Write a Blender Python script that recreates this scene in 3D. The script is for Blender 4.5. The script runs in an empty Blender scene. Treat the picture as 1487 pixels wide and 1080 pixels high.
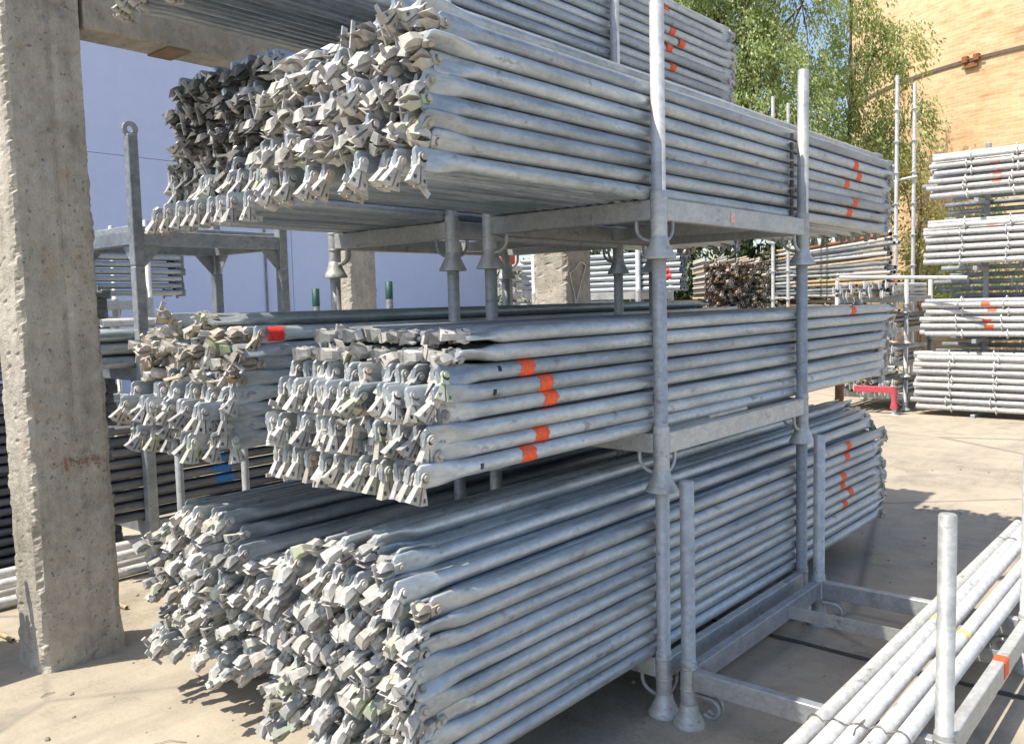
import bpy, bmesh, math, random
import numpy as np
from mathutils import Matrix, Vector, noise as mnoise
PI = math.pi
random.seed(7); np.random.seed(7)
SC = bpy.context.scene
C = SC.collection

# ------------------------------------------------------------------ camera
cam_d = bpy.data.cameras.new('camera'); cam = bpy.data.objects.new('camera', cam_d); C.objects.link(cam)
cam_d.sensor_width = 36.0; cam_d.lens = 36.0 * 1262.0 / 1487.0; cam_d.clip_start = 0.05; cam_d.clip_end = 2000
RX = (0.7611356476, 0.6481299922, -0.0244956966)      # camera right in the yard's axes
RY = (0.0328577121, -0.0762505873, -0.9965471483)     # camera down
RZ = (-0.6477599066, 0.7577026865, -0.0793331088)     # view direction
cam.matrix_world = Matrix(((RX[0], -RY[0], -RZ[0], 0), (RX[1], -RY[1], -RZ[1], 0), (RX[2], -RY[2], -RZ[2], 1.555), (0, 0, 0, 1)))
SC.camera = cam
# ------------------------------------------------------------------ sky, sun, exposure
W = bpy.data.worlds.new('World'); SC.world = W; W.use_nodes = True
nt = W.node_tree; bg = nt.nodes['Background']
sky = nt.nodes.new('ShaderNodeTexSky'); sky.sky_type = 'NISHITA'; sky.sun_disc = False
SUN = Vector((-0.267, -0.48, 1.0)).normalized()
sky.sun_elevation = math.asin(SUN.z); sky.sun_rotation = math.atan2(SUN.x, SUN.y)
sky.air_density = 1.0; sky.dust_density = 1.6; sky.ozone_density = 1.0
nt.links.new(sky.outputs[0], bg.inputs[0]); bg.inputs[1].default_value = 0.15
sd = bpy.data.lights.new('sun', 'SUN'); sd.energy = 4.6; sd.angle = math.radians(0.5); sd.color = (1.0, 0.92, 0.79)
so = bpy.data.objects.new('sun', sd); C.objects.link(so); so.rotation_euler = SUN.to_track_quat('Z', 'Y').to_euler()
so.location = (-5, -8, 12)
vs = SC.view_settings; vs.view_transform = 'Standard'; vs.look = 'None'; vs.exposure = 0.66; vs.gamma = 1.0
SC.cycles.max_bounces = 6; SC.cycles.diffuse_bounces = 4; SC.cycles.glossy_bounces = 3; SC.cycles.transmission_bounces = 4; vs.use_curve_mapping = False

# ------------------------------------------------------------------ materials
def mat(name):
    m = bpy.data.materials.new(name); m.use_nodes = True
    n = m.node_tree.nodes; b = n['Principled BSDF']
    return m, m.node_tree, b
def N(t, kind, **kw):
    n = t.nodes.new('ShaderNode' + kind)
    for k, v in kw.items(): setattr(n, k, v)
    return n
def mth(t, op, a, b=None):
    n = N(t, 'Math', operation=op)
    for i, v in enumerate((a, b)):
        if v is None: continue
        if hasattr(v, 'links') or hasattr(v, 'is_linked'): t.links.new(v, n.inputs[i])
        else: n.inputs[i].default_value = v
    return n.outputs[0]
def ramp(t, fac, stops, interp='LINEAR'):
    r = N(t, 'ValToRGB'); r.color_ramp.interpolation = interp
    el = r.color_ramp.elements
    while len(el) < len(stops): el.new(0.5)
    for e, (p, c) in zip(el, stops): e.position = p; e.color = tuple(c) + (1,) if len(c) == 3 else c
    t.links.new(fac, r.inputs[0]); return r.outputs[0]
def mix(t, fac, a, b, mode='MIX'):
    n = N(t, 'MixRGB', blend_type=mode)
    for i, v in zip((0, 1, 2), (fac, a, b)):
        if hasattr(v, 'is_linked'): t.links.new(v, n.inputs[i])
        else: n.inputs[i].default_value = v if not isinstance(v, tuple) else (tuple(v) + (1,) if len(v) == 3 else v)
    return n.outputs[0]
def rnd(t):
    oi = N(t, 'ObjectInfo'); at = N(t, 'Attribute', attribute_name='tint')
    return mth(t, 'FRACT', mth(t, 'ADD', oi.outputs['Random'], at.outputs['Fac']))
def coords(t, r, scale=(1, 1, 1), space='Object'):
    tc = N(t, 'TexCoord'); mp = N(t, 'Mapping'); mp.inputs['Scale'].default_value = scale
    t.links.new(tc.outputs[space], mp.inputs[0])
    if r is not None:
        cx = N(t, 'CombineXYZ')
        for i, k in enumerate((31.0, 57.0, 17.0)): t.links.new(mth(t, 'MULTIPLY', r, k), cx.inputs[i])
        t.links.new(cx.outputs[0], mp.inputs['Location'])
    return mp.outputs[0]
def noise(t, vec, scale, detail=4, rough=0.55):
    n = N(t, 'TexNoise'); n.inputs['Scale'].default_value = scale; n.inputs['Detail'].default_value = detail; n.inputs['Roughness'].default_value = rough
    t.links.new(vec, n.inputs['Vector']); return n.outputs[0]
def bump(t, b, h, strength, dist=0.01):
    n = N(t, 'Bump'); n.inputs['Strength'].default_value = strength; n.inputs['Distance'].default_value = dist
    t.links.new(h, n.inputs['Height']); t.links.new(n.outputs[0], b.inputs['Normal'])

def zinc(name, lo, hi, metal=0.45, r0=0.38, r1=0.62, stretch=(1, 0.12, 1), warm=0.25):
    m, t, b = mat(name); r = rnd(t)
    v = coords(t, r, stretch)
    n1 = noise(t, v, 26, 5, 0.6); n2 = noise(t, coords(t, r, (1, 0.35, 1)), 4.5, 4, 0.6); n3 = noise(t, coords(t, r), 120, 2)
    f = mth(t, 'ADD', mth(t, 'MULTIPLY', n1, 0.55), mth(t, 'MULTIPLY', n2, 0.45))
    col = ramp(t, f, [(0.36, lo), (0.58, hi)])
    sg = N(t, 'TexVoronoi'); sg.inputs['Scale'].default_value = 75; t.links.new(coords(t, r, (1, .6, 1)), sg.inputs['Vector'])
    col = mix(t, 0.22, col, mix(t, 1.0, col, ramp(t, sg.outputs['Color'], [(0.2, (0.6, 0.6, 0.6)), (0.8, (1.3, 1.3, 1.3))]), 'MULTIPLY'))
    tone = ramp(t, r, [(0, (0.66, 0.68, 0.72)), (0.3, (1, 1, 1)), (0.6, (0.86, 0.85, 0.82)), (0.8, (1.1, 1.1, 1.1)), (1, (0.76, 0.78, 0.81))])
    col = mix(t, 1.0, col, tone, 'MULTIPLY')
    dirt = ramp(t, n2, [(0.56, (0, 0, 0)), (0.72, (1, 1, 1))])
    col = mix(t, mth(t, 'MULTIPLY', dirt, warm), col, (0.30, 0.25, 0.19))
    scuff = ramp(t, noise(t, coords(t, r, (1, 0.5, 1)), 17, 3, 0.7), [(0.62, (0, 0, 0)), (0.70, (1, 1, 1))])
    col = mix(t, mth(t, 'MULTIPLY', scuff, 0.6), col, (0.16, 0.155, 0.15))
    t.links.new(col, b.inputs['Base Color'])
    b.inputs['Metallic'].default_value = metal
    rr = N(t, 'MapRange'); rr.inputs['From Min'].default_value = 0.3; rr.inputs['From Max'].default_value = 0.7
    rr.inputs['To Min'].default_value = r0; rr.inputs['To Max'].default_value = r1
    t.links.new(n1, rr.inputs['Value']); t.links.new(rr.outputs[0], b.inputs['Roughness'])
    bump(t, b, mth(t, 'ADD', n3, mth(t, 'MULTIPLY', n1, 1.5)), 0.18, 0.002)
    return m
def plain(name, col, rough=0.6, metal=0.0, var=0.25, sc=12, bmp=0.15):
    m, t, b = mat(name); r = rnd(t); v = coords(t, r)
    n = noise(t, v, sc, 5, 0.65)
    lo = tuple(c * (1 - var) for c in col); hi = tuple(min(1, c * (1 + var)) for c in col)
    c = ramp(t, n, [(0.3, lo), (0.7, hi)])
    t.links.new(c, b.inputs['Base Color']); b.inputs['Roughness'].default_value = rough; b.inputs['Metallic'].default_value = metal
    bump(t, b, n, bmp, 0.003)
    return m
M = {}
M['tube'] = zinc('galvanised_tube', (0.29, 0.33, 0.362), (0.53, 0.578, 0.61), 0.5, 0.32, 0.56)
M['frame'] = zinc('galvanised_frame', (0.36, 0.38, 0.39), (0.50, 0.52, 0.52), 0.35, 0.42, 0.62, (0.6, 0.6, 0.6), 0.15)
M['pale'] = zinc('pale_galvanised', (0.50, 0.51, 0.51), (0.70, 0.70, 0.69), 0.2, 0.45, 0.65, (1, 1, 1), 0.12)
M['rack'] = zinc('rack_zinc', (0.24, 0.27, 0.29), (0.40, 0.43, 0.45), 0.4, 0.42, 0.6, (0.8, 0.8, 0.8), 0.15)
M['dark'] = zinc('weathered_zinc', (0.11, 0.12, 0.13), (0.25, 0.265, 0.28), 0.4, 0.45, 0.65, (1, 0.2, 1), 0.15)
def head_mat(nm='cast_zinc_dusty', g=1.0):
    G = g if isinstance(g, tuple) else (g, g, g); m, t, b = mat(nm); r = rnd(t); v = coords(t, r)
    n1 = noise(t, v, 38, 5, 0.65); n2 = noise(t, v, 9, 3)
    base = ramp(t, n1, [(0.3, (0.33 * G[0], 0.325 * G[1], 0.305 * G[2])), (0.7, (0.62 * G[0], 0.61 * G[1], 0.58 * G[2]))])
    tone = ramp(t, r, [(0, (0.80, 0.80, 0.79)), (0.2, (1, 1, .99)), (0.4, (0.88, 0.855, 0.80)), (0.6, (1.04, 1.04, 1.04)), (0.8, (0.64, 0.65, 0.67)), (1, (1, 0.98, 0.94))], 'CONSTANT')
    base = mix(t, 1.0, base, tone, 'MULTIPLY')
    r2 = mth(t, 'FRACT', mth(t, 'MULTIPLY', r, 7.31))
    pc = ramp(t, r2, [(0, (0.21, 0.33, 0.14)), (0.5, (0.27, 0.40, 0.16)), (0.75, (0.45, 0.25, 0.11)), (1, (0.5, 0.36, 0.2))])
    has = mth(t, 'LESS_THAN', mth(t, 'FRACT', mth(t, 'MULTIPLY', r, 23.7)), 0.16)
    msk = mth(t, 'MULTIPLY', has, ramp(t, n1, [(0.47, (0, 0, 0)), (0.6, (1, 1, 1))]))
    col = mix(t, mth(t, 'MULTIPLY', msk, 0.65), base, pc)
    t.links.new(col, b.inputs['Base Color']); b.inputs['Roughness'].default_value = 0.72; b.inputs['Metallic'].default_value = 0.12
    bump(t, b, n1, 0.35, 0.003)
    return m
M['head'] = head_mat()
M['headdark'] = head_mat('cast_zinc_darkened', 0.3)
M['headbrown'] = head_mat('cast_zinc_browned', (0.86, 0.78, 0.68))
M['wedge'] = plain('wedge_steel', (0.42, 0.41, 0.39), 0.6, 0.3, 0.3, 30)
def spray(name, col, half):
    m = plain(name, col, .65, 0, .3, 60); t = m.node_tree; b = t.nodes['Principled BSDF']
    tc = N(t, 'TexCoord'); sx = N(t, 'SeparateXYZ'); t.links.new(tc.outputs['Object'], sx.inputs[0])
    oi = N(t, 'ObjectInfo'); n = noise(t, coords(t, oi.outputs['Random']), 55, 5, .75); n2 = noise(t, coords(t, oi.outputs['Random'], (1, .3, 1)), 230, 2, .6)
    e = mth(t, 'ADD', mth(t, 'DIVIDE', mth(t, 'ABSOLUTE', sx.outputs[1]), half), mth(t, 'MULTIPLY', mth(t, 'SUBTRACT', n, .5), 1.6))
    al = ramp(t, mth(t, 'ADD', e, mth(t, 'MULTIPLY', mth(t, 'SUBTRACT', n2, .5), .9)), [(0.80, (1, 1, 1)), (1.0, (0, 0, 0))])
    t.links.new(al, b.inputs['Alpha']); return m
M['orange'] = plain('orange_spray_paint', (0.80, 0.10, 0.025), 0.6, 0, 0.25, 60)
M['redbr'] = plain('faded_red_paint', (0.46, 0.065, 0.085), 0.6, 0, 0.3, 30)
M['red'] = plain('red_paint', (0.62, 0.035, 0.03), 0.55, 0, 0.25, 30)
M['orange_b'] = spray('orange_spray_band', (0.80, 0.10, 0.025), .036); M['red_b'] = spray('red_spray_band', (0.66, 0.03, 0.025), .036)
M['pink'] = plain('faded_sticker', (0.72, 0.42, 0.38), 0.7, 0, 0.3, 60)
M['yellow'] = plain('yellow_paint', (0.80, 0.62, 0.16), 0.6, 0, 0.2, 60)
M['bluepaint'] = plain('blue_spray_paint', (0.04, 0.22, 0.56), 0.6, 0, 0.25, 60)
M['green'] = plain('dark_green_paint', (0.008, 0.06, 0.045), 0.55, 0, 0.3, 20)
M['rust'] = plain('rusty_steel', (0.26, 0.11, 0.05), 0.85, 0.1, 0.45, 25, 0.4)
M['wire'] = plain('tie_wire', (0.20, 0.19, 0.18), 0.5, 0.6, 0.3, 40)
M['black'] = plain('dark_steel', (0.05, 0.05, 0.055), 0.6, 0.3, 0.4, 20)
def endmix():
    m, t, b = mat('mixed_tube_ends'); r = rnd(t)
    c = ramp(t, r, [(0, (0.5, 0.46, 0.4)), (.3, (0.3, 0.29, 0.27)), (.5, (0.55, 0.45, 0.3)), (.7, (0.25, 0.16, 0.1)), (.85, (0.6, 0.58, 0.54)), (1, (0.4, 0.38, 0.35))], 'CONSTANT')
    t.links.new(c, b.inputs['Base Color']); b.inputs['Roughness'].default_value = .7; return m
M['endmix'] = endmix()
M['wood'] = plain('weathered_timber', (0.42, 0.33, 0.21), 0.85, 0, 0.4, 14)

def ground_mat():
    m, t, b = mat('yard_concrete'); tc = N(t, 'TexCoord'); v = tc.outputs['Object']
    a = noise(t, v, 0.55, 6, 0.6); c = noise(t, v, 5.5, 6, 0.7); d = noise(t, v, 70, 3, 0.7); g = noise(t, v, 260, 2, 0.5)
    f = mth(t, 'ADD', mth(t, 'MULTIPLY', a, 0.5), mth(t, 'ADD', mth(t, 'MULTIPLY', c, 0.3), mth(t, 'MULTIPLY', d, 0.2)))
    col = ramp(t, f, [(0.36, (0.18, 0.158, 0.125)), (0.46, (0.33, 0.29, 0.225)), (0.60, (0.43, 0.375, 0.29))])
    st = ramp(t, noise(t, v, 1.7, 5, 0.7), [(0.54, (0, 0, 0)), (0.66, (1, 1, 1))])
    col = mix(t, mth(t, 'MULTIPLY', st, 0.5), col, (0.20, 0.185, 0.16))
    vo = N(t, 'TexVoronoi', feature='DISTANCE_TO_EDGE'); vo.inputs['Scale'].default_value = 0.42
    wv = mix(t, 0.12, v, N(t, 'TexNoise').outputs[1]); t.links.new(wv, vo.inputs['Vector'])
    ck = ramp(t, vo.outputs[0], [(0.0, (1, 1, 1)), (0.010, (0, 0, 0))])
    ck = mth(t, 'MULTIPLY', ck, ramp(t, a, [(0.40, (0, 0, 0)), (0.5, (1, 1, 1))]))
    mp2 = N(t, 'Mapping'); mp2.inputs['Scale'].default_value = (1, .12, 1); mp2.inputs['Rotation'].default_value = (0, 0, -.55); t.links.new(v, mp2.inputs[0])
    tyre = ramp(t, noise(t, mp2.outputs[0], 3.2, 5, .7), [(0.52, (0, 0, 0)), (0.64, (1, 1, 1))]); col = mix(t, mth(t, 'MULTIPLY', tyre, 0.28), col, (0.16, 0.145, 0.125))
    col = mix(t, mth(t, 'MULTIPLY', ck, 0.7), col, (0.12, 0.11, 0.10))
    sp = ramp(t, g, [(0.64, (0, 0, 0)), (0.72, (1, 1, 1))]); col = mix(t, mth(t, 'MULTIPLY', sp, 0.3), col, (0.15, 0.14, 0.12))
    t.links.new(col, b.inputs['Base Color']); b.inputs['Roughness'].default_value = 0.9
    bump(t, b, mth(t, 'ADD', mth(t, 'MULTIPLY', c, 0.7), mth(t, 'MULTIPLY', d, 0.35)), 0.35, 0.012)
    return m
M['ground'] = ground_mat()
def concrete_mat():
    m, t, b = mat('old_board_marked_concrete'); tc = N(t, 'TexCoord'); v = tc.outputs['Object']
    a = noise(t, v, 2.2, 6, 0.65); c = noise(t, v, 16, 6, 0.7); d = noise(t, v, 110, 3, 0.6)
    mp = N(t, 'Mapping'); mp.inputs['Scale'].default_value = (9, 9, 0.7); t.links.new(v, mp.inputs[0]); s = noise(t, mp.outputs[0], 2.0, 4, 0.6)
    f = mth(t, 'ADD', mth(t, 'MULTIPLY', a, 0.5), mth(t, 'ADD', mth(t, 'MULTIPLY', c, 0.3), mth(t, 'MULTIPLY', s, 0.2)))
    col = ramp(t, f, [(0.34, (0.20, 0.182, 0.15)), (0.5, (0.40, 0.368, 0.31)), (0.64, (0.55, 0.51, 0.43))])
    pit = ramp(t, noise(t, v, 42, 3, 0.7), [(0.635, (0, 0, 0)), (0.70, (1, 1, 1))])
    col = mix(t, mth(t, 'MULTIPLY', pit, 0.6), col, (0.13, 0.115, 0.09))
    och = ramp(t, noise(t, v, 5.0, 4, 0.7), [(0.60, (0, 0, 0)), (0.70, (1, 1, 1))])
    col = mix(t, mth(t, 'MULTIPLY', och, 0.4), col, (0.42, 0.28, 0.14))
    t.links.new(col, b.inputs['Base Color']); b.inputs['Roughness'].default_value = 0.92
    bump(t, b, mth(t, 'SUBTRACT', mth(t, 'ADD', c, mth(t, 'MULTIPLY', d, 0.5)), mth(t, 'MULTIPLY', pit, 0.6)), 0.8, 0.012)
    return m
M['concrete'] = concrete_mat()
def wall_mat():
    m, t, b = mat('lilac_render'); tc = N(t, 'TexCoord'); v = tc.outputs['Object']
    a = noise(t, v, 0.35, 5, 0.6); c = noise(t, v, 6, 4, 0.6)
    col = ramp(t, mth(t, 'ADD', mth(t, 'MULTIPLY', a, 0.7), mth(t, 'MULTIPLY', c, 0.3)), [(0.35, (0.50, 0.57, 0.80)), (0.65, (0.57, 0.64, 0.86))])
    t.links.new(col, b.inputs['Base Color']); b.inputs['Roughness'].default_value = 0.85; bump(t, b, c, 0.1, 0.01)
    return m
M['bluewall'] = wall_mat()
def brick_mat():
    m, t, b = mat('tower_brick')
    uv = N(t, 'UVMap'); uv.uv_map = 'UVMap'
    br = N(t, 'TexBrick'); t.links.new(uv.outputs[0], br.inputs['Vector']); br.inputs['Scale'].default_value = 1.0
    br.inputs['Brick Width'].default_value = 0.25; br.inputs['Row Height'].default_value = 0.075; br.inputs['Mortar Size'].default_value = 0.009; br.inputs['Mortar Smooth'].default_value = 0.3
    br.inputs['Color1'].default_value = (0.66, 0.435, 0.235, 1); br.inputs['Color2'].default_value = (0.77, 0.565, 0.335, 1); br.inputs['Mortar'].default_value = (0.66, 0.55, 0.41, 1)
    a = noise(t, uv.outputs[0], 0.5, 6, 0.7); mp = N(t, 'Mapping'); mp.inputs['Scale'].default_value = (0.6, 5, 1); t.links.new(uv.outputs[0], mp.inputs[0])
    s = noise(t, mp.outputs[0], 1.4, 5, 0.75)
    col = mix(t, 1.0, br.outputs[0], ramp(t, mth(t, 'ADD', mth(t, 'MULTIPLY', a, 0.5), mth(t, 'MULTIPLY', s, 0.5)), [(0.36, (0.60, 0.47, 0.36)), (0.47, (0.93, 0.88, 0.82)), (0.56, (1.02, 1.0, 0.97)), (0.68, (1.2, 1.18, 1.08))]), 'MULTIPLY')
    t.links.new(col, b.inputs['Base Color']); b.inputs['Roughness'].default_value = 0.9
    bump(t, b, br.outputs[1], -0.5, 0.02)
    return m
M['brick'] = brick_mat()
def leaf_mat(name, c0, c1, c2):
    m, t, b = mat(name); at = N(t, 'Attribute', attribute_name='tint')
    col = ramp(t, at.outputs['Fac'], [(0, c0), (0.55, c1), (1, c2)])
    t.links.new(col, b.inputs['Base Color']); b.inputs['Roughness'].default_value = 0.45
    tr = N(t, 'BsdfTranslucent'); t.links.new(mix(t, 1.0, col, (1.3, 1.35, 0.6), 'MULTIPLY'), tr.inputs[0])
    ms = N(t, 'MixShader'); ms.inputs[0].default_value = 0.4
    t.links.new(b.outputs[0], ms.inputs[1]); t.links.new(tr.outputs[0], ms.inputs[2]); t.links.new(ms.outputs[0], t.nodes['Material Output'].inputs[0])
    return m
M['leaf'] = leaf_mat('willow_leaf', (0.12, 0.175, 0.06), (0.31, 0.38, 0.15), (0.56, 0.59, 0.33))
M['leafdry'] = leaf_mat('dry_leaf', (0.13, 0.14, 0.04), (0.26, 0.25, 0.08), (0.42, 0.36, 0.15))
M['leafdark'] = leaf_mat('hedge_leaf', (0.02, 0.035, 0.012), (0.045, 0.07, 0.025), (0.09, 0.11, 0.04))
M['bark'] = plain('bark', (0.13, 0.09, 0.06), 0.9, 0, 0.4, 20, 0.5)

# ------------------------------------------------------------------ mesh helpers
class MB:
    def __init__(s): s.v = []; s.f = []; s.sm = []
    def add(s, vs, fs, smooth=False):
        o = len(s.v); s.v += [tuple(p) for p in vs]; s.f += [tuple(i + o for i in q) for q in fs]; s.sm += [smooth] * len(fs); return s
    def rings(s, rs, smooth=True, cap=True, closed=True):
        n = len(rs[0]); vs = [p for r in rs for p in r]; fs = []
        for i in range(len(rs) - 1):
            for k in range(n if closed else n - 1):
                k2 = (k + 1) % n; fs.append((i * n + k, i * n + k2, (i + 1) * n + k2, (i + 1) * n + k))
        s.add(vs, fs, smooth)
        if cap and closed:
            s.add(rs[0], [tuple(range(n))[::-1]]); s.add(rs[-1], [tuple(range(n))])
        return s
    def path(s, pts, r, seg=8, cap=True):
        pts = [Vector(p) for p in pts]; rs = []
        rr = r if isinstance(r, (list, tuple)) else [r] * len(pts)
        up = None
        for i, p in enumerate(pts):
            d = (pts[min(i + 1, len(pts) - 1)] - pts[max(i - 1, 0)]).normalized()
            if up is None: up = Vector((0, 0, 1)) if abs(d.z) < 0.9 else Vector((1, 0, 0))
            a = d.cross(up).normalized(); b_ = a.cross(d).normalized(); up = b_
            rs.append([p + a * (math.cos(2 * PI * k / seg) * rr[i]) + b_ * (math.sin(2 * PI * k / seg) * rr[i]) for k in range(seg)])
        return s.rings([r[::-1] for r in rs], True, cap)
    def lathe(s, prof, c=(0, 0, 0), seg=16, cap=True):
        return s.rings([[(c[0] + r * math.cos(2 * PI * k / seg), c[1] + r * math.sin(2 * PI * k / seg), c[2] + z) for k in range(seg)] for r, z in prof], True, cap)
    def box(s, a, b_, bev=0.0):
        x0, y0, z0 = a; x1, y1, z1 = b_
        if bev <= 0:
            vs = [(x0, y0, z0), (x1, y0, z0), (x1, y1, z0), (x0, y1, z0), (x0, y0, z1), (x1, y0, z1), (x1, y1, z1), (x0, y1, z1)]
            return s.add(vs, [(3, 2, 1, 0), (4, 5, 6, 7), (0, 1, 5, 4), (1, 2, 6, 5), (2, 3, 7, 6), (3, 0, 4, 7)])
        bm = bmesh.new(); bmesh.ops.create_cube(bm, size=1)
        for v in bm.verts: v.co = Vector(((x0 + x1) / 2 + v.co.x * (x1 - x0), (y0 + y1) / 2 + v.co.y * (y1 - y0), (z0 + z1) / 2 + v.co.z * (z1 - z0)))
        bmesh.ops.bevel(bm, geom=bm.edges[:], offset=bev, segments=1, affect='EDGES')
        return s.bm(bm)
    def bm(s, bm, smooth=False):
        bm.verts.index_update(); s.add([v.co[:] for v in bm.verts], [tuple(v.index for v in f.verts) for f in bm.faces], smooth); bm.free(); return s
    def mesh(s, name, m):
        me = bpy.data.meshes.new(name); me.from_pydata(s.v, [], s.f); me.polygons.foreach_set('use_smooth', s.sm)
        me.materials.append(m); me.update(); return me
    def build(s, name, m, parent=None): return link(name, s.mesh(name, m), parent)
def link(name, data, parent=None, mw=None):
    o = bpy.data.objects.new(name, data); C.objects.link(o)
    if parent is not None: o.parent = parent
    if mw is not None: o.matrix_basis = mw
    return o
def tag(o, label=None, cat=None, group=None, kind=None):
    if label: o['label'] = label
    if cat: o['category'] = cat
    if group: o['group'] = group
    if kind: o['kind'] = kind
    return o
def empty(name, loc, rot=(0, 0, 0)):
    o = bpy.data.objects.new(name, None); C.objects.link(o); o.location = loc; o.rotation_euler = rot; o.empty_display_size = 0.1; return o
ORD = ['top', 'second', 'third', 'fourth', 'fifth', 'sixth', 'seventh', 'eighth', 'ninth', 'tenth', 'eleventh', 'twelfth', 'thirteenth', 'fourteenth', 'fifteenth']
ORD += ['sixteenth', 'seventeenth', 'eighteenth', 'nineteenth', 'twentieth', 'twenty-first', 'twenty-second', 'twenty-third', 'twenty-fourth']
ORF = ['first'] + ORD[1:]
TENS = ['', '', 'twenty', 'thirty']; ONES = ['', 'first', 'second', 'third', 'fourth', 'fifth', 'sixth', 'seventh', 'eighth', 'ninth']
ORF2 = ORF[:19] + ['twentieth'] + ['twenty-' + o for o in ONES[1:]] + ['thirtieth'] + ['thirty-' + o for o in ONES[1:]]

# ------------------------------------------------------------------ ground
g = MB(); g.box((-400, -400, -0.3), (400, 400, 0)); go = g.build('ground', M['ground']); tag(go, kind='structure')
j = MB(); pts = []
for i in range(21):
    x = -2.6 + i * 0.125; pts.append((x, 3.74 - 0.012 * (x + 2.6) * 2 + random.uniform(-.008, .008)))
j.add([(x, y - 0.014 - random.uniform(0, .006), 0.004) for x, y in pts] + [(x, y + 0.014 + random.uniform(0, .006), 0.004) for x, y in pts], [(i, i + 1, 22 + i, 21 + i) for i in range(20)])
j.build('slab_joint', plain('joint_dirt', (0.07, 0.065, 0.06), 0.95), go)

# ------------------------------------------------------------------ building, columns, crane beam
b_root = empty('building', (-14, 6, 0))
tag(b_root, 'long pale blue rendered building behind the storage racks', 'building')
yy = -14.0; edges = [-14.0, -8.0, -2.0, 4.0, 10.0, 15.7]
for i in range(5):
    for (z0, z1) in ((0, 4.072), (4.08, 9.0)):
        w = MB(); w.box((-0.3, edges[i] + 0.012 - 6, z0), (0, edges[i + 1] - 6, z1)); w.build('wall_panel', M['bluewall'], b_root)
w = MB(); w.box((-9, -20, 0), (-0.31, 9.68, 8.95)); w.build('core', M['bluewall'], b_root)
w = MB(); w.box((-9.2, -20.2, 9.0), (0.2, 9.9, 9.25), 0.02); w.build('roof_edge', M['concrete'], b_root)
w = MB(); w.path([(0.03, 3.4, 0), (0.03, 3.4, 8.9)], 0.02, 6); w.build('downpipe', M['dark'], b_root)
w = MB(); w.path([(0.03, 3.9, 0.0), (0.03, 3.85, 4), (0.03, 3.9, 8.9)], 0.012, 5); w.build('cable', M['black'], b_root)

def rough_column(x0, x1, y0, y1, h, seed, amp=0.012):
    nx, ny, nz = 9, 14, int(h / 0.014)
    bm = bmesh.new(); ring = []
    per = [(i / nx, 0) for i in range(nx)] + [(1, i / ny) for i in range(ny)] + [(1 - i / nx, 1) for i in range(nx)] + [(0, 1 - i / ny) for i in range(ny)]
    rs = []
    for k in range(nz + 1):
        z = h * k / nz; r = []
        for (u, v) in per:
            x = x0 + (x1 - x0) * u; y = y0 + (y1 - y0) * v
            p = Vector((x * 6 + seed, y * 6, z * 6)); corner = (u in (0, 1)) and (v in (0, 1))
            d = mnoise.fractal(p, 0.9, 2.1, 4) * amp * 0.4 + (max(0, mnoise.noise(Vector((x * 40, y * 40 + seed, z * 40))) - .35) * .02)
            if u == 1 and abs(v - 0.56) < 0.04 and z > 1.0: d += 0.004 + 0.006 * max(0, mnoise.noise(Vector((seed, 1, z * 30))))
            if corner:
                c_ = max(0, mnoise.fractal(Vector((x * 3 + seed, y * 3, z * 5)), 0.8, 2.2, 5)) * amp * 2.0 + max(0, mnoise.noise(Vector((x * 9 + seed, y * 9, z * 28)))) * 0.016 + 0.003 + random.uniform(0, 0.005)
            else: c_ = 0
            nxd = (0.5 - u) * 2 if u in (0, 1) else 0; nyd = (0.5 - v) * 2 if v in (0, 1) else 0
            if u not in (0, 1): nyd = (0.5 - v) * 2
            if v not in (0, 1): nxd = (0.5 - u) * 2
            fl = 0.012 * math.exp(-z / 0.05)
            tp = 0.012 * (z - 1.2) if v == 1 else 0.0
            r.append((x + nxd * (d + c_ - fl), y + nyd * (d + c_ - fl) - tp, z))
        rs.append(r)
    m = MB(); m.rings(rs, False, True); return m
cr = empty('concrete_column', (-4.05, 1.61, 0)); tag(cr, 'weathered concrete column with chipped edges standing nearest the camera', 'column', 'concrete columns')
m = rough_column(-0.17, 0.112, -0.168, 0.175, 3.5, 3.1); m.build('shaft', M['concrete'], cr)
def paint_patch(name, parent, mt, cy, cz, sy, sz, n, x=0.114, seed=1):
    rg = random.Random(seed); q = MB()
    for _ in range(n):
        a = cy + rg.gauss(0, sy); b_ = cz + rg.gauss(0, sz); w = rg.uniform(.002, .010); h = rg.uniform(.002, .007); k = 7
        pp = [(x + rg.uniform(0.0, .0008), a + w * math.cos(2 * PI * i / k) * rg.uniform(.6, 1.2), b_ + h * math.sin(2 * PI * i / k) * rg.uniform(.6, 1.2)) for i in range(k)]
        q.add(pp, [tuple(range(k))])
    return q.build(name, mt, parent)
paint_patch('red_paint_smear', cr, plain('red_smear', (0.29, 0.15, 0.11), .85), .02, .90, .06, .014, 60, .1165, 4)
paint_patch('ochre_stain', cr, plain('ochre_smear', (0.36, 0.22, 0.09), .9), .11, 1.72, .02, .09, 24, .1165, 6)
m = MB(); m.box((-0.1, 0.165, 2.80), (0.1, 3.63, 3.3), 0.008)
beam = empty('crane_beam', (-4.04, 1.62, 0)); tag(beam, 'concrete beam running from the nearest column above the stacks', 'beam')
m.build('beam', M['concrete'], beam)
for yb in (0.55, 1.7, 2.9):
    q = MB(); q.box((-0.098, yb, 2.792), (0.098, yb + 0.12, 2.80 - .001)); q.build('soffit_plank', plain('dark_plank', (0.20, 0.145, 0.09), .9), beam)
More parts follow.
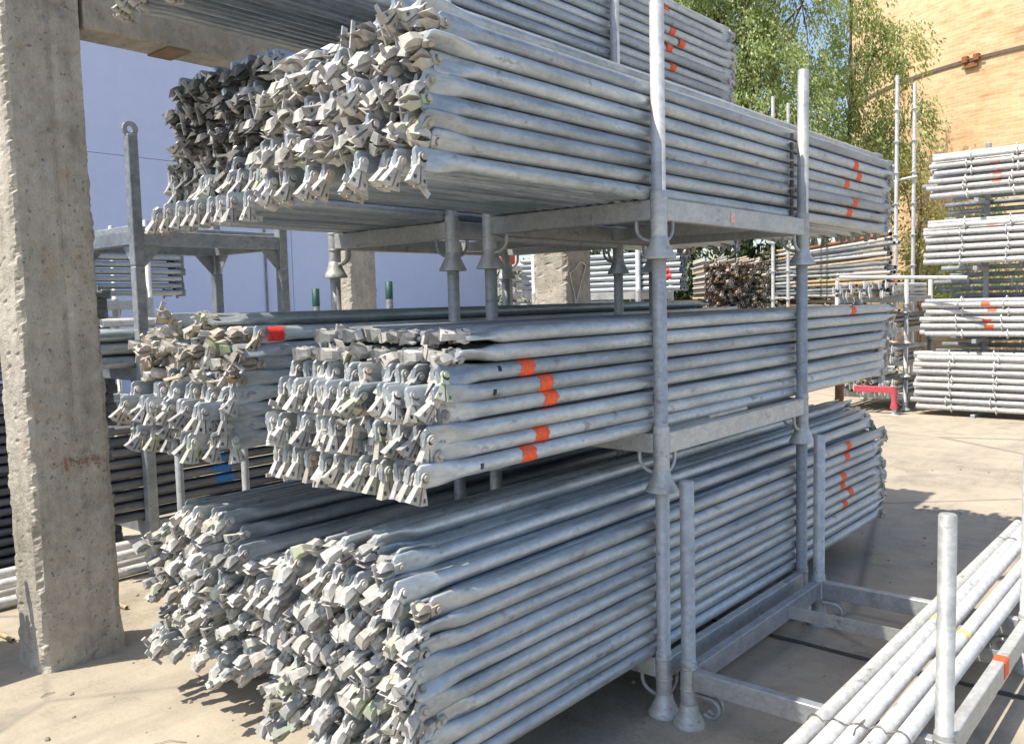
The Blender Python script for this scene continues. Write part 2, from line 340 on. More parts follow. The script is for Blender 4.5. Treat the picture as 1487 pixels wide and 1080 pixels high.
for nm, (x0, x1, y0, y1), lb in (('c', (-4.26, -3.94, 5.26, 5.6), 'grey concrete column with a looped cable hanging on it'), ('d', (-7.2, -6.9, 5.62, 5.97), 'concrete column in front of the blue building wall')):
    e = empty('concrete_column', ((x0 + x1) / 2, (y0 + y1) / 2, 0)); tag(e, lb, 'column', 'concrete columns')
    rough_column(-(x1 - x0) / 2, (x1 - x0) / 2, -(y1 - y0) / 2, (y1 - y0) / 2, 3.4, 9.7 if nm == 'c' else 5.5).build('shaft', M['concrete'], e)
    if nm == 'c':
        q = MB(); q.path([(0.167, -0.10 + 0.03 * math.sin(i * .5), 1.45 + i * 0.035) for i in range(10)] + [(0.167, -0.06 + 0.02 * i, 1.80 + 0.05 * math.sin(i * .4)) for i in range(8)] + [(0.167, 0.08 - i * 0.02, 1.83 - i * 0.04) for i in range(9)], 0.005, 5)
        q.build('cable_loop', M['pale'], e)

# ------------------------------------------------------------------ stacking pallets
POST_R = 0.026
def postmesh(h, r=POST_R):
    q = MB(); q.lathe([(r + .004, 0.055), (r + .004, 0.235), (r + .003, 0.24), (r, 0.241), (r, h - .004), (r - .004, h)], seg=16); 
    q.lathe([(r - .006, h - .003), (r - .006, h + .0005)], seg=12)
    for zz in (.136, .216): q.lathe([(r + .0035, zz - .005), (r + .0075, zz), (r + .0035, zz + .005)], seg=16, cap=False)
    return q
POST = postmesh(0.905).mesh('post', M['frame'])
q = MB(); q.lathe([(0.060, 0.0), (0.060, 0.008), (0.052, 0.022), (0.036, 0.055), (0.0315, 0.078), (0.0275, 0.082)], seg=18); FOOT = q.mesh('flared_foot', M['frame'])
def handlemesh():
    q = MB(); pts = [(0.095, 0, 0.145)] + [(0.095, 0, 0.12)] + [(0.028 + 0.067 * math.cos(a), 0, 0.118 - 0.052 * math.sin(a)) for a in [i * PI / 16 for i in range(1, 9)]]
    q.path(pts, 0.0075, 8); return q.mesh('handle', M['frame'])
HANDLE = handlemesh()
def hookmesh():
    q = MB(); pts = [(0.03, 0, 0.12), (0.06, 0, 0.12)] + [(0.085 + 0.035 * math.sin(a), 0, 0.085 + 0.035 * math.cos(a)) for a in [i * PI / 9 for i in range(0, 12)]]
    q.path(pts, 0.0085, 8); return q.mesh('hook', M['frame'])
HOOK = hookmesh()
def pallet(x0, x1, y0, y1, z0, label, group='tube pallets', hooks=False, mid=(0.7,), name='stacking_pallet'):
    """x0 left, x1 right, y0 near, y1 far; z0 underside of the feet"""
    r = empty(name, ((x0 + x1) / 2, (y0 + y1) / 2, z0)); tag(r, label, 'pallet', group)
    hx, hy = (x1 - x0) / 2, (y1 - y0) / 2
    for sx in (-1, 1):
        for sy in (-1, 1):
            p = link('post', POST, r); p.location = (sx * hx, sy * hy, 0); p.rotation_euler = (random.uniform(-.004, .004), random.uniform(-.004, .004), random.uniform(0, 6))
            f = link('flared_foot', FOOT, p); f.rotation_euler = (0, 0, random.uniform(0, 6))
            for ax in (0, 1):
                a = (0 if sx < 0 else PI) if ax == 0 else (PI / 2 if sy < 0 else -PI / 2)
                h = link('hook' if hooks else 'handle', HOOK if hooks else HANDLE, r); h.location = (sx * hx, sy * hy, 0); h.rotation_euler = (0, 0, a)
                if hooks and ax == 1: h.rotation_euler = (0, 0, 0 if sx < 0 else PI); h.location.y += sy * 0.03 * -1
    for sy in (-1, 1):
        q = MB(); q.box((-hx + .026, sy * hy - .02, .14), (hx - .026, sy * hy + .02, .213), .003); q.build('cross_beam', M['frame'], r)
    for t_ in mid:
        yv = -hy + 2 * hy * t_; q = MB(); q.box((-hx + .02, yv - .02, .150), (hx - .02, yv + .02, .155)); q.box((-hx + .02, yv - .023, .150), (hx - .02, yv - .0185, .205)); q.build('angle_brace', M['frame'], r)
    for sx in (-1, 1):
        q = MB(); q.box((sx * hx - .02, -hy + .026, .138), (sx * hx + .02, hy - .026, .215), .003); q.build('side_beam', M['frame'], r)
    return r
PX0, PX1, PY0, PY1 = -2.462, -1.643, 2.757, 4.065
pal = {}
for k, (z, nm) in enumerate(((0, 'bottom'), (0.85, 'middle'), (1.70, 'top'))):
    pal['P%d' % (k + 1)] = pallet(PX0, PX1, PY0, PY1, z, 'galvanised tube pallet holding the %s bundle of the front stack' % nm)
for k, (z, nm) in enumerate(((0, 'lowest'), (0.85, 'second lowest'), (1.70, 'third'), (2.55, 'uppermost'))):
    pal['L%d' % (k + 1)] = pallet(PX0 - 1.04, PX1 - 1.04, PY0, PY1, z, 'galvanised tube pallet under the %s bundle of the stack behind the front one' % nm)
pal['E'] = pallet(-1.527, -0.667, 2.737, 3.983, 0, 'nearly empty galvanised pallet on the ground at right', hooks=True, mid=(0.7,))
q = MB(); q.box((0.4095 + .0205, -0.13, .155), (0.4095 + .0225, -0.095, .197)); q.build('sticker', M['pink'], pal['P3'])
q = MB(); q.box((0.43 + .0205, .1, .150), (0.43 + .0225, .17, .21)); q.box((0.43 - .019, .1, .2145), (0.43 + .019, .16, .2165)); tag(q.build('paint_mark', M['orange'], pal['E']), 'orange paint mark')

# ------------------------------------------------------------------ diagonal braces
L = 3.85
def brace_tube(seg, r=0.0258, hole=False):
    rs = []
    def ring(y, w, h, off=0): return [(w * math.cos(2 * PI * k / seg), y, h * math.sin(2 * PI * k / seg) + off) for k in range(seg)]
    def flat(y, s):  # flattened in local X, spread in Z
        return [(math.copysign(abs(math.cos(2 * PI * k / seg)) ** (0.45 + .55 * (1 - s)), math.cos(2 * PI * k / seg)) * (0.0075 * s + r * (1 - s)), y, math.sin(2 * PI * k / seg) * (0.034 * s + r * (1 - s))) for k in range(seg)]
    n = [flat(0.0, 1)]; n[0] = [(x, y, z * .72) for x, y, z in n[0]]
    n += [flat(0.010, 1), flat(0.075, 1), flat(0.10, 0.8), flat(0.135, 0.3), flat(0.17, 0)]
    f = [[(x, L - y, z) for x, y, z in q] for q in n[::-1]]
    if hole: n += [flat(0.225, 0), flat(0.241, 0)]
    m = MB(); m.rings([q[::-1] for q in n + f], True, True)
    if hole:    # a drilled hole on the side near the end: two quads pushed in
        for kk in (seg - 1, seg - 2):
            base = 6 * seg; qd = [base + kk, base + (kk + 1) % seg, base + seg + (kk + 1) % seg, base + seg + kk]
            i = m.f.index(tuple(qd)); del m.f[i]; del m.sm[i]
            P4 = [m.v[t] for t in qd]; m.add(P4 + [(x * .35, y, z * .8) for x, y, z in P4], [(0, 1, 5, 4), (1, 2, 6, 5), (2, 3, 7, 6), (3, 0, 4, 7), (4, 5, 6, 7)])
    return m
TUBES = [brace_tube(18).mesh('tube', M['tube']), brace_tube(18, hole=True).mesh('tube', M['tube'])]
def wedge_head(seed, k=0.82):
    """two cast lips with the mouth slot between them; even seeds: gaping lips, odd seeds: flaring like a tent"""
    rg = random.Random(seed); m = MB()
    for s in (-1, 1):
        bm = bmesh.new(); j = lambda w=.0015: rg.uniform(-w, w)
        if seed % 2 == 0:   # z inner, z outer, y inner, y outer, half width inner, half width outer
            prof = [(-.004, -.004, .0005, .011, .010, .009), (-.026, -.022, .0012, .013, .012, .010), (-.038, -.040, .0022, .027 + j(), .019, .013), (-.052, -.062, .0075, .032 + j(), .0235, .015), (-.098, -.078 + j(.004), .0105, .0225 + j(.003), .0245, .013)]
        else:
            prof = [(-.004, -.004, .0005, .011, .010, .009), (-.030, -.026, .0024, .014, .013, .010), (-.094, -.090 + j(.004), .0052, .039 + j(.003), .0195, .0135)]
        vs = []
        for zi, zo, ya, yb, xi, xo in prof:
            vs.append([bm.verts.new((x * k, s * y * k, z * k)) for x, y, z in ((-xi, ya, zi), (xi, ya, zi), (xo, yb, zo), (-xo, yb, zo))])
        for i in range(len(prof) - 1):
            for a in range(4): bm.faces.new((vs[i][a], vs[i][(a + 1) % 4], vs[i + 1][(a + 1) % 4], vs[i + 1][a]))
        bm.faces.new(vs[0][::-1]); bm.faces.new(vs[-1])
        bmesh.ops.recalc_face_normals(bm, faces=bm.faces[:])
        if seed % 2:        # a square pin hole in each cheek
            for sg in (-1, 1):
                cy_, cz_ = s * .021 * k, -.074 * k
                def cheek(): return [f for f in bm.faces if f.normal.x * sg > .5 and f.calc_center_median().z < -.032 * k]
                for co, no in (((0, cy_ - .0055, 0), (0, 1, 0)), ((0, cy_ + .0055, 0), (0, 1, 0)), ((0, 0, cz_ - .006), (0, 0, 1)), ((0, 0, cz_ + .006), (0, 0, 1))):
                    fs = cheek(); geo = list({e for f in fs for e in f.edges}) + list({v for f in fs for v in f.verts}) + fs
                    bmesh.ops.bisect_plane(bm, geom=geo, plane_co=co, plane_no=no, dist=1e-6)
                bm.normal_update()
                hit = [f for f in cheek() if abs(f.calc_center_median().y - cy_) < .002 and abs(f.calc_center_median().z - cz_) < .002]
                if hit:
                    ex = bmesh.ops.extrude_discrete_faces(bm, faces=hit)['faces']
                    for f in ex:
                        for v in f.verts: v.co.x -= sg * .013
        bmesh.ops.recalc_face_normals(bm, faces=bm.faces[:])
        m.bm(bm, False)
    for s in (-1, 1):   # rivet lugs on both sides of the flattened tube end
        x0, x1 = (s * .0085, s * .0165)
        m.rings([[(x, .018 * k * math.cos(2 * PI * i / 12), .018 * k * math.sin(2 * PI * i / 12)) for i in range(12)][::s] for x in (x0, x1)], True, True)
        m.rings([[(x, .009 * math.cos(2 * PI * i / 8), .009 * math.sin(2 * PI * i / 8)) for i in range(8)][::s] for x in (x1, x1 + s * .005)], True, True)
        m.box((min(s * .007, s * .0165), -.015 * k, -.032 * k), (max(s * .007, s * .0165), .015 * k, -.002))
    return m
HEADS_MB = [wedge_head(i) for i in range(6)]
HEADS = [h.mesh('wedge_head', M['head']) for h in HEADS_MB]
for h in HEADS: h.set_sharp_from_angle(angle=math.radians(42))
q = MB()   # captive wedge: a thin tapering plate driven through both lips of the head
q.add([(-.0028, -.046, -.009), (-.0028, .040, -.005), (-.0028, .040, .006), (-.0028, -.046, .010), (.0028, -.046, -.009), (.0028, .040, -.005), (.0028, .040, .006), (.0028, -.046, .010)],
      [(0, 1, 2, 3), (7, 6, 5, 4), (0, 4, 5, 1), (1, 5, 6, 2), (2, 6, 7, 3), (3, 7, 4, 0)]); WEDGE_MB = q; WEDGE = q.mesh('wedge', M['wedge'])
def band_mesh(w, seed, r=0.0265):
    rg = random.Random(seed); q = MB(); n = 14; a0, a1 = -1.25, 1.45; A = []; B = []
    for i in range(n + 1):
        a = a0 + (a1 - a0) * i / n; A.append((r * math.cos(a), -w / 2 + rg.uniform(-.009, .006), r * math.sin(a))); B.append((r * math.cos(a), w / 2 + rg.uniform(-.007, .010), r * math.sin(a)))
    q.add(A + B, [(i, i + 1, n + 2 + i, n + 1 + i) for i in range(n)], True); return q
BANDS = [band_mesh(.085, s) for s in range(4)]
BAND_ME = {}
def band(parent, y, key, roll=0.0, rot=0.0, k=0):
    me = BAND_ME.setdefault((key, k % 4), BANDS[k % 4].mesh('paint_band', M[{'orange': 'orange_b', 'red': 'red_b'}.get(key, key)]))
    o = link('paint_band', me, parent); o.location = (0, y, 0); o.rotation_euler = (0, -roll + rot, 0); return o

def head_mats(style, row, rg):
    """matrices of the two wedge heads (and their swing) in the brace's own frame"""
    if style == 'hang': sw = rg.gauss(15, 12)
    elif style == 'fwd': sw = rg.gauss(48, 9) if row % 2 == 0 else rg.gauss(84, 9)
    elif style == 'low': sw = rg.gauss(24, 7)
    elif style == 'mix': sw = rg.gauss(46, 11) if row % 2 == 0 else rg.gauss(86, 11)
    elif style == 'tight': sw = rg.gauss(4, 4)
    else: sw = rg.gauss(95, 30)
    a = Matrix.Translation((0, .018, 0)) @ Matrix.Rotation(math.radians(-sw), 4, 'X') @ Matrix.Rotation(rg.gauss(0, .05), 4, 'Z')
    b_ = Matrix.Translation((0, L - .018, 0)) @ Matrix.Rotation(PI, 4, 'Z') @ Matrix.Rotation(math.radians(-rg.gauss(50, 30)), 4, 'X')
    return a, b_
def brace_layout(style_of, x_right, z_base, y_near, nrows_of, ncol, pitch, rowp, rg, stag=0.05, yj=0.02):
    out = []
    for c_ in range(ncol):
        nr = nrows_of(c_)
        for r_ in range(nr):
            st, roll = style_of(r_, c_, nr, rg)
            x = x_right - c_ * pitch + (0.0 if r_ % 2 == 0 else -0.005) + rg.uniform(-.0025, .0025)
            z = z_base + .0262 + r_ * rowp + rg.uniform(-.002, .002)
            y = y_near(r_, c_) + (stag if r_ % 2 else 0) + rg.gauss(0, yj)
            out.append(dict(c=c_, r=r_, nr=nr, x=x, y=y, z=z, style=st, roll=roll, rx=rg.gauss(0, .0012), rz=rg.gauss(0, .0012)))
    return out
STUFF_V, STUFF_F, STUFF_T, STUFF_M, STUFF_S = [], [], [], [], []; stuff_n = [0]
LOWTUBE = brace_tube(10)
ARR = {'t': (np.array(LOWTUBE.v), LOWTUBE.f, 0, LOWTUBE.sm), 'w': (np.array(WEDGE_MB.v), WEDGE_MB.f, 2, WEDGE_MB.sm)}
for i, h in enumerate(HEADS_MB): ARR['h%d' % i] = (np.array(h.v), h.f, 1, h.sm)
def stuff_add(key, mw, tint, dk=False):
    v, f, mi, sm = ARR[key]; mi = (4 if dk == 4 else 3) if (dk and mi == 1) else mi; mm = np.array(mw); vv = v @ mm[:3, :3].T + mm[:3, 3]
    o = stuff_n[0]; STUFF_V.append(vv); STUFF_F.extend([tuple(i + o for i in q) for q in f]); STUFF_T.append(np.full(len(v), tint)); STUFF_M.extend([mi] * len(f)); STUFF_S.extend(sm); stuff_n[0] += len(v)
def place_brace(d, individual, label=None, group=None, rg=random):
    mw = Matrix.Translation((d['x'], d['y'], d['z'])) @ Matrix.Rotation(d['rz'], 4, 'Z') @ Matrix.Rotation(d['rx'], 4, 'X') @ Matrix.Rotation(d['roll'], 4, 'Y')
    a, b_ = head_mats(d['style'], d['r'], rg)
    hk = rg.choice((1, 3, 5)) if d['style'] in ('hang', 'tight', 'low') else rg.choice((0, 2, 4, 0, 2, 1)); wd = rg.random() < 0.34; wm = Matrix.Translation((rg.uniform(-.006, .006), rg.uniform(-.012, .012), -.066 + rg.uniform(-.006, .006))) @ Matrix.Rotation(rg.gauss(0, .22), 4, 'X') @ Matrix.Rotation(rg.choice([0, PI]), 4, 'X')
    if not individual:
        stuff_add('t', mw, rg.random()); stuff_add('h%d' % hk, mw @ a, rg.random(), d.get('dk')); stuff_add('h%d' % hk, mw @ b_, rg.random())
        if wd: stuff_add('w', mw @ a @ wm, rg.random())
        return None
    r = bpy.data.objects.new('diagonal_brace', None); C.objects.link(r); r.matrix_world = mw; r.empty_display_size = .05
    tag(r, label, 'brace', group)
    link('tube', TUBES[1 if d['style'] == 'hang' and rg.random() < .8 else 0], r); link('wedge_head', HEADS[hk], r, a); link('wedge_head', HEADS[hk], r, b_)
    if wd: link('wedge', WEDGE, r, a @ wm)
    return r
XR = -1.697; PIT = 0.0525; ROW = 0.0530
def st_P3(r, c, nr, rg):
    if r == 0: return 'low', rg.gauss(0, .1)
    return 'fwd', rg.gauss(0.1, .3)
def st_P2(r, c, nr, rg):
    if r >= nr - 2: return 'side', PI / 2 + rg.gauss(0, .35)
    return 'hang', rg.gauss(0, .2)
def st_P1(r, c, nr, rg): return 'mix', rg.choice([rg.gauss(0, .2), rg.gauss(0, .3), rg.gauss(0.5, .4)])
def st_L2(r, c, nr, rg):
    if r >= 4: return rg.choice(['mix', 'side', 'hang']), rg.gauss(.6, .8)
    return 'hang', rg.gauss(0, .15)
def st_L3(r, c, nr, rg): return ('tight' if r == 0 else ('hang' if r < 4 else 'fwd')), rg.gauss(0, .3)
rgP = random.Random(11)
P3 = brace_layout(st_P3, XR, 1.915, lambda r, c: 1.60 + .01 * r, lambda c: 8 + (1 if c in (1, 2, 5) else 0), 14, PIT, ROW, rgP, .04, .022)
P2 = brace_layout(st_P2, XR, 1.065, lambda r, c: 1.60 + .006 * r + (.1 if r > 5 else 0) , lambda c: 8, 14, PIT, ROW, rgP, .05, .016)
P1 = brace_layout(st_P1, XR, .215, lambda r, c: 1.56, lambda c: [10, 11, 12, 12, 13, 13, 12, 12, 12, 12, 11, 11, 10, 10][c], 14, PIT, ROW, rgP, .04, .03)
MARKS = {('P2', 4): (2.123, 'orange'), ('P2', 3): (2.15, 'orange'), ('P2', 1): (2.106, 'orange'), ('P2', 0): (2.03, 'orange'), ('P2', 5): (2.04, 'orange'), ('P2', 7): (4.85, 'orange'),
         ('P3', 6): (4.887, 'orange'), ('P3', 5): (4.95, 'orange'), ('P3', 4): (4.76, 'orange'), ('P3', 2): (4.87, 'orange'), ('P3', 1): (4.80, 'orange'),
         ('P1', 9): (4.81, 'orange'), ('P1', 8): (4.78, 'orange'), ('P1', 6): (4.72, 'orange'), ('P1', 5): (4.74, 'orange'), ('P1', 4): (4.83, 'orange'), ('P1', 3): (4.78, 'orange')}
for nm, lay, word, maxc in (('P3', P3, 'upper', 11), ('P2', P2, 'middle', 11), ('P1', P1, 'lower', 10)):
    for d in lay:
        ind = d['c'] < maxc
        fromtop = d['nr'] - 1 - d['r']
        rowtxt = 'top row' if fromtop == 0 else ('bottom row' if d['r'] == 0 else ORD[fromtop] + ' row down')
        if d['c'] == 0: lb = 'galvanised brace on right face of %s front bundle, %s' % (word, rowtxt)
        else: lb = '%s galvanised brace from right in %s of %s front bundle' % (ORF[d['c']], rowtxt, word)
        mk = MARKS.get((nm, d['r'])) if d['c'] == 0 else None
        if mk: lb = 'brace with orange paint band on right face of %s front bundle, %s' % (word, rowtxt)
        r = place_brace(d, ind, lb, 'braces in the %s front bundle' % word, rgP)
        if mk: band(r, mk[0] - d['y'], mk[1], d['roll'], 0, d['r'])
# bundles behind the front stack
rgL = random.Random(23); XL = XR - 1.04
L1 = brace_layout(st_P1, XL, .215, lambda r, c: 1.72, lambda c: [8, 9, 10, 11, 11, 11, 11, 11, 11, 11, 10, 9, 9, 8][c], 14, PIT, ROW, rgL, .05, .045)
L2 = brace_layout(st_L2, XL, 1.065, lambda r, c: 1.62 + (.10 if r > 3 else 0), lambda c: 8 + (c in (4, 5, 6, 9)), 14, PIT, ROW, rgL, .05, .02)
L3 = brace_layout(st_L3, XL, 1.915, lambda r, c: 1.76 if r == 0 else (1.86 if r < 4 else 1.92), lambda c: 11, 14, PIT, ROW, rgL, .03, .02)
L4 = brace_layout(st_P3, XL, 2.765, lambda r, c: 1.70, lambda c: 11, 15, PIT, ROW, rgL, .03, .02)
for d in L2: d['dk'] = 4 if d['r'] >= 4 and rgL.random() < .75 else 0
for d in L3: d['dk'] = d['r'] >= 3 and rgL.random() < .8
for lay in (L1, L2, L3, L4):
    for d in lay: place_brace(d, False, rg=rgL)
me = bpy.data.meshes.new('brace_bundles'); me.from_pydata(np.concatenate(STUFF_V).tolist(), [], STUFF_F)
at = me.attributes.new('tint', 'FLOAT', 'POINT'); at.data.foreach_set('value', np.concatenate(STUFF_T))
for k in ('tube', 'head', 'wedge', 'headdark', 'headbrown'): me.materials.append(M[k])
me.polygons.foreach_set('material_index', STUFF_M); me.polygons.foreach_set('use_smooth', STUFF_S); me.update(); me.set_sharp_from_angle(angle=math.radians(42))
stuff = link('bundled_braces', me); tag(stuff, 'remaining galvanised braces bundled in the second stack and deep in the front one', 'braces', kind='stuff')
for (x, y, z, key) in ((XL, 4.67, 2.765 + 9.5 * ROW, 'orange'), (XL, 4.75, 2.765 + 7.5 * ROW, 'orange'), (XL, 4.85, 2.765 + 6.5 * ROW, 'orange'), (XL, 4.71, 2.765 + 5.5 * ROW, 'orange'), (XL, 4.75, 2.765 + 3.5 * ROW, 'orange'), (XL, 4.74, 2.765 + 1.5 * ROW, 'orange'), (XL + .0, 1.86, 1.065 + 7.5 * ROW, 'red')):
    o = band(stuff, y, key, 0, 0, int(y * 100)); o.location = (x - (.005 if int((z - 2.765) / ROW) % 2 else 0), y, z)

# ------------------------------------------------------------------ loose tubes on the empty pallet
def plain_tube(name, p0, p1, r, m, label, cat='tube', group=None, seg=14, wall=.0035):
    p0, p1 = Vector(p0), Vector(p1); d = p1 - p0; ln = d.length
    key = ('pt', round(ln, 3), round(r, 4), m, seg)
    if key not in BAND_ME:
        q = MB(); c = [(math.cos(2 * PI * k / seg), math.sin(2 * PI * k / seg)) for k in range(seg)]
        ri = r - wall
        q.rings([[(a * ri, .06, b_ * ri) for a, b_ in c], [(a * ri, 0, b_ * ri) for a, b_ in c], [(a * r, 0, b_ * r) for a, b_ in c], [(a * r, ln, b_ * r) for a, b_ in c], [(a * ri, ln, b_ * ri) for a, b_ in c], [(a * ri, ln - .06, b_ * ri) for a, b_ in c]], True, True)
        me = q.mesh('tube', M[m])
        try: me.set_sharp_from_angle(angle=math.radians(50))
        except Exception: pass
        BAND_ME[key] = me
    o = link(name, BAND_ME[key]); o.location = p0; o.rotation_mode = 'QUATERNION'; o.rotation_quaternion = d.to_track_quat('Y', 'Z')
    tag(o, label, cat, group); return o
loose = []
for i, (x, z, y0, y1) in enumerate(((-.985, .2415, 1.9, 5.5), (-.925, .2415, 1.75, 5.6), (-.868, .2415, 1.8, 5.45), (-.81, .2415, 1.7, 5.5), (-.75, .2415, 1.85, 5.35))):
    o = plain_tube('loose_tube', (x, y0, z), (x + random.uniform(-.02, .02), y1, z), .0255, 'pale', '%s loose tube from the left lying on the nearly empty pallet' % ORF[i], group='loose tubes on the empty pallet'); loose.append(o)
for i, y, key in ((1, 1.9, 'yellow'), (3, 1.85, 'yellow')):
    me = BAND_ME.setdefault((key, 'l'), band_mesh(.03, 9, .0262).mesh('paint_band', M[key])); o = link('paint_band', me, loose[i]); o.location = (0, y, 0); o.rotation_euler = (0, -1.0, 0)
def tie(y):
    q = MB(); sm = []; xs = [-.985, -.925, -.868, -.81, -.75]; rr = .0255 + .004
    for i, x in enumerate(xs):
        for k in range(7):
            a = math.radians(178 - 176 * k / 6) if i in (0, len(xs) - 1) else math.radians(140 - 100 * k / 6)
            if i == 0: a = math.radians(200 - 160 * k / 6)
            if i == len(xs) - 1: a = math.radians(140 - 160 * k / 6)
            sm.append((x + rr * math.cos(a), y + .012 * i + .006 * math.sin(i * 2 + k * .7), .2415 + rr * math.sin(a)))
    sm += [(-.735, y + .05, .2125), (-.87, y + .03, .2115), (-1.0, y, .2125), sm[0]]
    q.path(sm, .0026, 6)
    q.path([(-.862, y + .02, .272), (-.85, y + .035, .282), (-.845, y + .0, .286), (-.855, y - .03, .279), (-.85, y - .06, .273)], .0026, 6)
    return q
o = tie(2.55).build('tie_wire', M['wire']); tag(o, 'twisted wire tied round the loose tubes at their near end', 'wire')
o = tie(5.05).build('tie_wire', M['wire']); tag(o, 'twisted wire tied round the far end of the loose tubes', 'wire')

# ------------------------------------------------------------------ square-post rack at left
def rack(x0, x1, y0, y1, z0, h, label, hook=False, foot=0.0):
    r = empty('square_post_rack', ((x0 + x1) / 2, (y0 + y1) / 2, z0)); tag(r, label, 'rack', 'square post racks'); hx, hy = (x1 - x0) / 2, (y1 - y0) / 2
    for sx in (-1, 1):
        for sy in (-1, 1):
            q = MB(); q.box((sx * hx - .03, sy * hy - .03, -foot), (sx * hx + .03, sy * hy + .03, h), .004); p = q.build('post', M['rack'], r)
            for ax in (0, 1):
                q = MB(); s = -sx if ax == 0 else -sy; a = .034; t = .004
                tri = [(a * s - (.004 * s), .02), (a * s + .13 * s, .02), (a * s - (.004 * s), -.12)]
                if ax == 0: vs = [(sx * hx + u, sy * hy + e, .1 + w) for e in (-t, t) for u, w in tri]
                else: vs = [(sx * hx + e, sy * hy + u, .1 + w) for e in (-t, t) for u, w in tri]
                q.add(vs, [(0, 1, 2), (5, 4, 3), (0, 3, 4, 1), (1, 4, 5, 2), (2, 5, 3, 0)]); q.build('gusset', M['rack'], r)
    for sy in (-1, 1):
        q = MB(); q.box((-hx + .031, sy * hy - .025, .12), (hx - .031, sy * hy + .025, .2), .003); q.build('cross_beam', M['rack'], r)
    for sx in (-1, 1):
        q = MB(); q.box((sx * hx - .025, -hy + .031, .118), (sx * hx + .025, hy - .031, .202), .003); q.build('side_beam', M['rack'], r)
    if hook:
        q = MB(); n = 14
        ring = lambda rad, e: [(hx + e, -hy + rad * math.cos(2 * PI * k / n), h + .03 + rad * math.sin(2 * PI * k / n)) for k in range(n)]
        q.rings([ring(.045, -.01), ring(.045, .01), ring(.02, .01), ring(.02, -.01), ring(.045, -.01)], False, False); q.build('lifting_eye', M['rack'], r)
    return r
rack(-5.7, -4.9, 2.44, 3.42, 0.13, 0.90, 'lowest square post rack behind the nearest column', False, .13)
rack(-5.7, -4.9, 2.44, 3.42, 1.035, 0.78, 'middle square post rack behind the nearest column')
rk = rack(-5.7, -4.9, 2.44, 3.42, 1.82, 0.74, 'top square post rack with a lifting eye against the blue wall', True)
q = MB(); q.box((-.33, -.49, .203), (.33, .49, .235), .004); q.build('tray', M['rack'], rk)
# ledgers stacked in the rack
def ledger_stack(xr, n, rows, z0, y0, ln, r, pitch, m, txt, group, seed):
    rg = random.Random(seed); res = []
    for c_ in range(n):
        for k in range(rows):
            rt = 'top' if k == rows - 1 else ('bottom' if k == 0 else ORD[rows - 1 - k])
            lb = '%s %s, %s layer' % (ORF[c_] + ' from right' if c_ else 'outermost', txt, rt)
            res.append(plain_tube('ledger', (xr - c_ * pitch, y0 + rg.gauss(0, .02), z0 + k * pitch * 1.04), (xr - c_ * pitch, y0 + ln, z0 + k * pitch * 1.04), r, m, lb, 'ledger', group, 12))
    return res
def cups(o, y, m='dark'):   # wedge end casting of a ledger
    key = ('cup', m)
    if key not in BAND_ME:
        q = MB(); q.box((-.02, -.035, -.032), (.02, .03, .032), .006); q.box((-.006, -.05, -.05), (.006, -.036, .055), .002); BAND_ME[key] = q.mesh('end_casting', M[m])
    e = link('end_casting', BAND_ME[key], o); e.location = (0, y, 0); return e
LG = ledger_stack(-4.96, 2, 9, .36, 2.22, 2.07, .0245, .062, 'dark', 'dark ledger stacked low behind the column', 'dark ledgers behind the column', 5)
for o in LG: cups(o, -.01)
for i, y in ((5, .72), (4, .68), (3, .76), (2, .72)):
    me = BAND_ME.setdefault(('b', 'bp'), band_mesh(.12, 5, .0252).mesh('paint_band', M['bluepaint'])); o = link('paint_band', me, LG[i]); o.location = (0, y, 0)
LG2 = ledger_stack(-4.97, 5, 3, 1.27, 2.2, 2.07, .034, .074, 'tube', 'grey tube in the waist-high rack behind the column', 'tubes in the middle rack', 6)
LG3 = [plain_tube('ledger', (-5.05 - .09 * i, 2.28 + .05 * i, 1.495), (-5.05 - .09 * i, 3.9, 1.495), .024, 'pale', '%s pale tube from right lying on top of the middle rack' % ORF[i], 'ledger', 'pale tubes on the middle rack') for i in range(5)]
# tubes lying on the ground left of the column
for i, (x, z) in enumerate(((-5.02, .03), (-5.2, .03), (-5.42, .03), (-5.12, .10), (-5.33, .1))):
    plain_tube('ground_tube', (x, -.3, z), (x + .04, 3.2, z + .012), .029, 'pale', ['pale tube lying on the ground behind the column, nearest', 'pale tube lying on the ground behind the column, middle of the lower layer', 'pale tube lying on the ground behind the column, farthest', 'pale tube on top of the ground tubes, nearer one', 'pale tube on top of the ground tubes, farther one'][i], group='tubes on the ground')
for i in range(3):
    o = plain_tube('timber_bearer', (-5.6 , .9 + i * .55, .012), (-4.45, .95 + i * .55, .012), .011, 'wood', '%s thin timber batten lying under the ground tubes' % ORF[i], 'batten', 'battens on the ground')
# dark pile at the frame's left edge
for lvl, z0 in enumerate((.03, .605, 1.18)):
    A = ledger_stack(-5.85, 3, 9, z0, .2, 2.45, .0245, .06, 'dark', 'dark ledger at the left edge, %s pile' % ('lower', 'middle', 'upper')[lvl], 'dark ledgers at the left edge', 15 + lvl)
    for o in A: cups(o, 2.46); cups(o, -.01)
